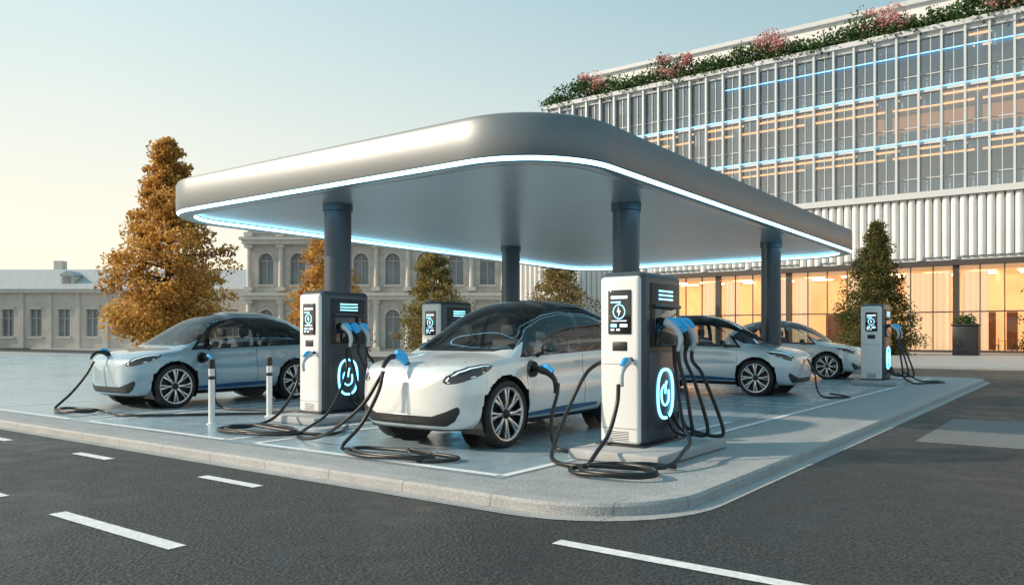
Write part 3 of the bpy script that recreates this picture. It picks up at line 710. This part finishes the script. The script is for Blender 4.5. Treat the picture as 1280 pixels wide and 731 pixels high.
for k,(a,b) in enumerate(((-30,X1),(-44,X1),(-8,X1))):
    for yy in(YF+1.0,YF+4): m.box(a,b,yy,yy+.25,Zs[k+1]-.46,Zs[k+1]-.38,0)
m.obj('ceiling_lamps',M['ledo'],B)
m=MB()
for k in(1,2): m.box(X0-.1,X1,YF-.17,YF-.125,Zs[k]-.12,Zs[k]-.02)
m.box(X0+20,X1,YF-.17,YF-.125,24.2,24.28)
m.obj('facade_led_lines',M['ledb'],B)
m=MB(); m.box(-16,X1,YF+5.6,YF+5.9,17.3,20.8,0); m.obj('office_glowing_wall',M['upglow'],B)
V=[];F=[]
def ribs(xa,xb,za,zb_,y):
    p=.62; n=int((xb-xa)/p)
    for i in range(n):
        b=len(V); N_=7; dz=rnd.choice((0,0,.25))*(za>1)
        for zz in(za-dz,zb_):
            for k in range(N_+1):
                a=math.pi*k/N_; V.append((xa+i*p+p/2-.27*math.cos(a)*1.0,y-.27*math.sin(a),zz))
        for k in range(N_): F.append((b+k,b+k+1,b+N_+1+k+1,b+N_+1+k))
        F.append(tuple(b+k for k in range(N_,-1,-1)))
SX=-35.2
ribs(SX,X1,7.65,12.4,YF); ribs(XP,SX-.2,0,12.4,YF)
mesh_obj('ribbed_cladding',V,F,M['rib'],B,True,auto=50)
m=MB(); m.box(SX,X1,YF+.05,YF+.5,7.36,12.0,0); m.box(XP,SX-.1,YF+.05,YF+.5,0,12.0,0); m.box(SX-.3,X1,YF-.2,YF+1.0,6.95,7.35,1)
m.obj('cladding_back',[M['slab'],M['mull']],B)
m=MB(); bayw=6.6; nb=int((X1-SX)/bayw)
for i in range(nb+1):
    x=SX+i*bayw; m.box(x-.22,x+.22,YF+.2,YF+.7,0,6.95,0)
    for q in(1,2,3):
        m.box(x+q*bayw/4-.04,x+q*bayw/4+.04,YF+.38,YF+.5,0,6.95,0)
m.box(SX,X1,YF+.37,YF+.51,3.2,3.30,0); m.box(SX,X1,YF+.36,YF+.52,0,.18,0)
m.obj('shopfront_frames',M['mull'],B)
m=MB(); m.poly([(SX,YF+.44,.18),(X1,YF+.44,.18),(X1,YF+.44,6.95),(SX,YF+.44,6.95)]); m.obj('shopfront_glass',M['shopglass'],B)
m=MB(); m.box(SX,X1,YF+9,YF+9.3,0,7.0,0); m.box(SX,X1,YF+.6,YF+9,6.6,6.9,1); m.box(SX,X1,YF+.6,YF+9,-.02,.03,2); m.box(SX-.2,SX,YF+.6,YF+9,0,6.9,0)
for i in range(nb): 
    if i%3==1: m.box(SX+i*bayw+2.5,SX+i*bayw+2.8,YF+3,YF+9,0,6.6,0)
    if i%2==0: m.box(SX+i*bayw+1.0,SX+i*bayw+3.6,YF+8.8,YF+9,0.1,3.4,3)
m.obj('lobby_walls',[M['wallglow'],M['ceilglow'],M['floorint'],M['wood']],B)
m=MB()
for i in range(nb):
    for q in(.25,.75):
        for yy in(2.2,5.0): 
            xx=SX+(i+q)*bayw; m.box(xx-.9,xx+.9,YF+yy,YF+yy+.25,6.5,6.58)
m.obj('lobby_lamps',pm('lobby_lamp',(1,.8,.6),.4,emi=(1,.72,.42),es=14),B)
def curtain(x0,x1,k):
    n=int((x1-x0)/.07); V=[];F=[]
    for i in range(n+1):
        x=x0+(x1-x0)*i/n; y=YF+.95+.10*math.sin(i*1.1+k)+.04*math.sin(i*.37)
        V+= [(x,y,.1),(x,y,6.5)]
    for i in range(n): F.append((2*i,2*i+2,2*i+3,2*i+1))
    mesh_obj('curtain_%d'%k,V,F,M['curtain'],B,True)
k=0
for i in range(nb):
    for a,b in((.3,1.5),(4.9,6.2)):
        if rnd.random()<.8: curtain(SX+i*bayw+a,SX+i*bayw+b+rnd.uniform(0,.8)*(a<1),k); k+=1
curtain(-12.6,-9.5,50)
m=MB()
for i in range(nb):
    for q in(1.9,3.2,4.4):
        x=SX+i*bayw+q; yy=YF+1.9+rnd.uniform(0,1.5)
        m.box(x-.35,x+.35,yy-.35,yy+.35,.92,.96); m.box(x-.03,x+.03,yy-.03,yy+.03,.03,.92)
        for s_ in(-1,1):
            cx=x+s_*.6; m.box(cx-.2,cx+.2,yy-.2,yy+.2,.55,.6); m.box(cx+s_*.17,cx+s_*.2,yy-.2,yy+.2,.6,1.15)
            for ax_ in(-.18,.15):
                for ay_ in(-.18,.15): m.box(cx+ax_,cx+ax_+.03,yy+ay_,yy+ay_+.03,.03,.55)
m.obj('tables_and_chairs',M['wood'],B)
r=random.Random(4); cl=[];pk=[]
x=X0+.2
while x<X1:
    hh=.75+.35*math.sin(x*.7)+.2*math.sin(x*2.3)
    for j in range(5):
        cl.append((x+r.uniform(-.4,.4),YF+.1+r.uniform(-.5,1.2),26.4+r.uniform(-.35,1.7)*hh,r.uniform(.6,1.1)))
    x+=.42
for i in range(10):
    cx=X0+6.5+i*9+r.uniform(-2,2)
    for j in range(12): pk.append((cx+r.uniform(-1.6,1.6),YF+r.uniform(-.7,.4),27.1+r.uniform(-.3,1.5),r.uniform(.5,.9)))
leaves('roof_hedge',cl,42,.30,LM['green'],B,21); leaves('roof_blossom',pk,60,.26,LM['pink'],B,22)
pl=empty('planter',(-7.0,62,0))
m=MB(); m.prism([(-.75,-.75,0),(.75,-.75,0),(.75,.75,0),(-.75,.75,0)],(0,0,2.0)); bevel(m.obj('pot',M['dark'],pl),.05,2)
box('pot_rim',-.82,.82,-.82,.82,2.0,2.14,M['dark'],pl,.03)
leaves('shrub',[(rnd.uniform(-.35,.35),rnd.uniform(-.35,.35),2.3+rnd.uniform(-.2,.3),.4) for _ in range(16)],40,.16,LM['green'],pl,33)
# ---------------------------------------------------------------- classical building
def frame(X,dd): return (.805*X-.593*dd,.593*X+.805*dd,0)
K=empty('classical_stone_building',frame(-23.3,70),YAW)
Wc=22.5; nbk=8; bw=Wc/nbk
m=MB()
lv=[(0,4.9,.2,3.0,True),(4.9,9.8,5.9,8.0,True),(9.8,14.0,10.6,12.4,True)]
for i in range(nbk):
    x0=i*bw
    for z0,z1,oz,sprg,ar in lv:
        m.arch_bay(x0,x0+bw,z0,z1,x0+.75,x0+bw-.75,oz,sprg,0,.5,0,1,ar)
        if oz>.5: 
            m.box(x0+.6,x0+bw-.6,-.18,-.003,oz-.22,oz-.02,2)
        m.box(x0+bw/2-.04,x0+bw/2+.04,.40,.47,oz,sprg+.6,3); m.box(x0+.75,x0+bw-.75,.41,.46,sprg-.05,sprg+.05,3)
        c_=x0+bw/2; ro=bw/2-.75
        for q in range(10):
            a0=math.pi*q/10; a1=math.pi*(q+1)/10
            m.prism([(c_+ro*math.cos(a0),-.003,sprg+ro*math.sin(a0)),(c_+(ro+.17)*math.cos(a0),-.003,sprg+(ro+.17)*math.sin(a0)),(c_+(ro+.17)*math.cos(a1),-.003,sprg+(ro+.17)*math.sin(a1)),(c_+ro*math.cos(a1),-.003,sprg+ro*math.sin(a1))],(0,-.09,0),2)
for i in range(nbk+1):
    x=i*bw
    for z0,z1,rr_ in((0.0,4.5,.27),(5.3,9.4,.22),(10.1,13.6,.2)):
        m.cyl(x,-.28,z0+.35,z1-.3,rr_,rr_*.88,2,12); m.box(x-.36,x+.36,-.62,-.003,z0,z0+.35,2); m.box(x-.34,x+.34,-.6,-.003,z1-.3,z1,2)
for z_ in(4.5,9.4,13.6): 
    m.box(-.5,Wc+.5,-.75,-.004,z_+.002,z_+.35,2); m.box(-.7,Wc+.7,-.95,-.006,z_+.352,z_+.6,2)
m.box(-.1,0,0,12,0,14,0); m.box(Wc,Wc+.1,0,12,0,14,0); m.box(-.1,Wc+.1,11.9,12,0,14,0); m.box(0,Wc,.6,11.9,13.9,14.0,0)
m.box(-.5,Wc+.5,-.5,-.2,14.22,14.4,2); m.box(-.5,Wc+.5,-.5,-.2,15.1,15.3,2)
for i in range(66): m.cyl(-.3+i*(Wc+.6)/66,-.35,14.4,15.1,.09,.09,2,6)
m.obj('facade',[M['stone'],M['winold'],M['stone2'],M['frame']],K)
m=MB()
m.cyl(2.0,2.2,14.0,15.6,1.0,1.0,0,16); m.cyl(2.0,2.2,15.6,15.9,1.2,1.2,2,16); m.cyl(2.0,2.2,15.9,17.0,.85,.3,1,16); m.cyl(2.0,2.2,17.0,17.7,.12,.05,1,8)
m.box(4,8,1.5,4,14,15.6,0); m.prism([(3.8,1.3,15.6),(8.2,1.3,15.6),(6,1.3,17.0)],(0,3,0),2)
m.obj('turret',[M['stone'],M['roofgrey'],M['stone2']],K)
# ---------------------------------------------------------------- low building left
Lb=empty('low_stucco_building',frame(-75,86),YAW)
Wl=49; nl=16; bw=Wl/nl; m=MB()
for i in range(nl):
    x0=i*bw; m.arch_bay(x0,x0+bw,0,6.0,x0+.9,x0+bw-.9,1.3,4.2,0,.35,0,1,False)
    m.box(x0+.75,x0+bw-.75,-.12,-.003,1.05,1.28,2); m.box(x0+.75,x0+bw-.75,-.12,-.003,4.22,4.5,2)
    m.box(x0+bw/2-.05,x0+bw/2+.05,.2,.3,1.3,4.2,3); m.box(x0+.9,x0+bw-.9,.22,.28,3.2,3.3,3)
    m.box(x0-.25,x0+.25,-.15,-.004,0,6.0,2)
m.box(-.5,Wl+.5,-.5,-.006,6.0,6.4,2)
m.box(-.2,0,0,12,0,6,0); m.box(Wl,Wl+.2,0,12,0,6,0)
m.prism([(-.5,-.6,6.4),(-.5,4.0,8.9),(-.5,8,8.9),(-.5,12.6,6.4)],(Wl+1,0,0),4)
for i in range(0,nl,4):
    x0=i*bw+bw/2; m.box(x0-.7,x0+.7,.6,3,6.9,8.0,2); m.box(x0-.45,x0+.45,.56,.6,7.1,7.85,1); m.prism([(x0-.9,.5,8.0),(x0+.9,.5,8.0),(x0,.5,8.5)],(0,2.6,0),4)
for xx in(8,22,38): m.box(xx,xx+1,5,6,8.8,10,2)
m.obj('walls_and_roof',[M['haze_paled_stucco'],M['winold'],M['stone2'],M['frame'],M['roofgrey']],Lb)
print('done')
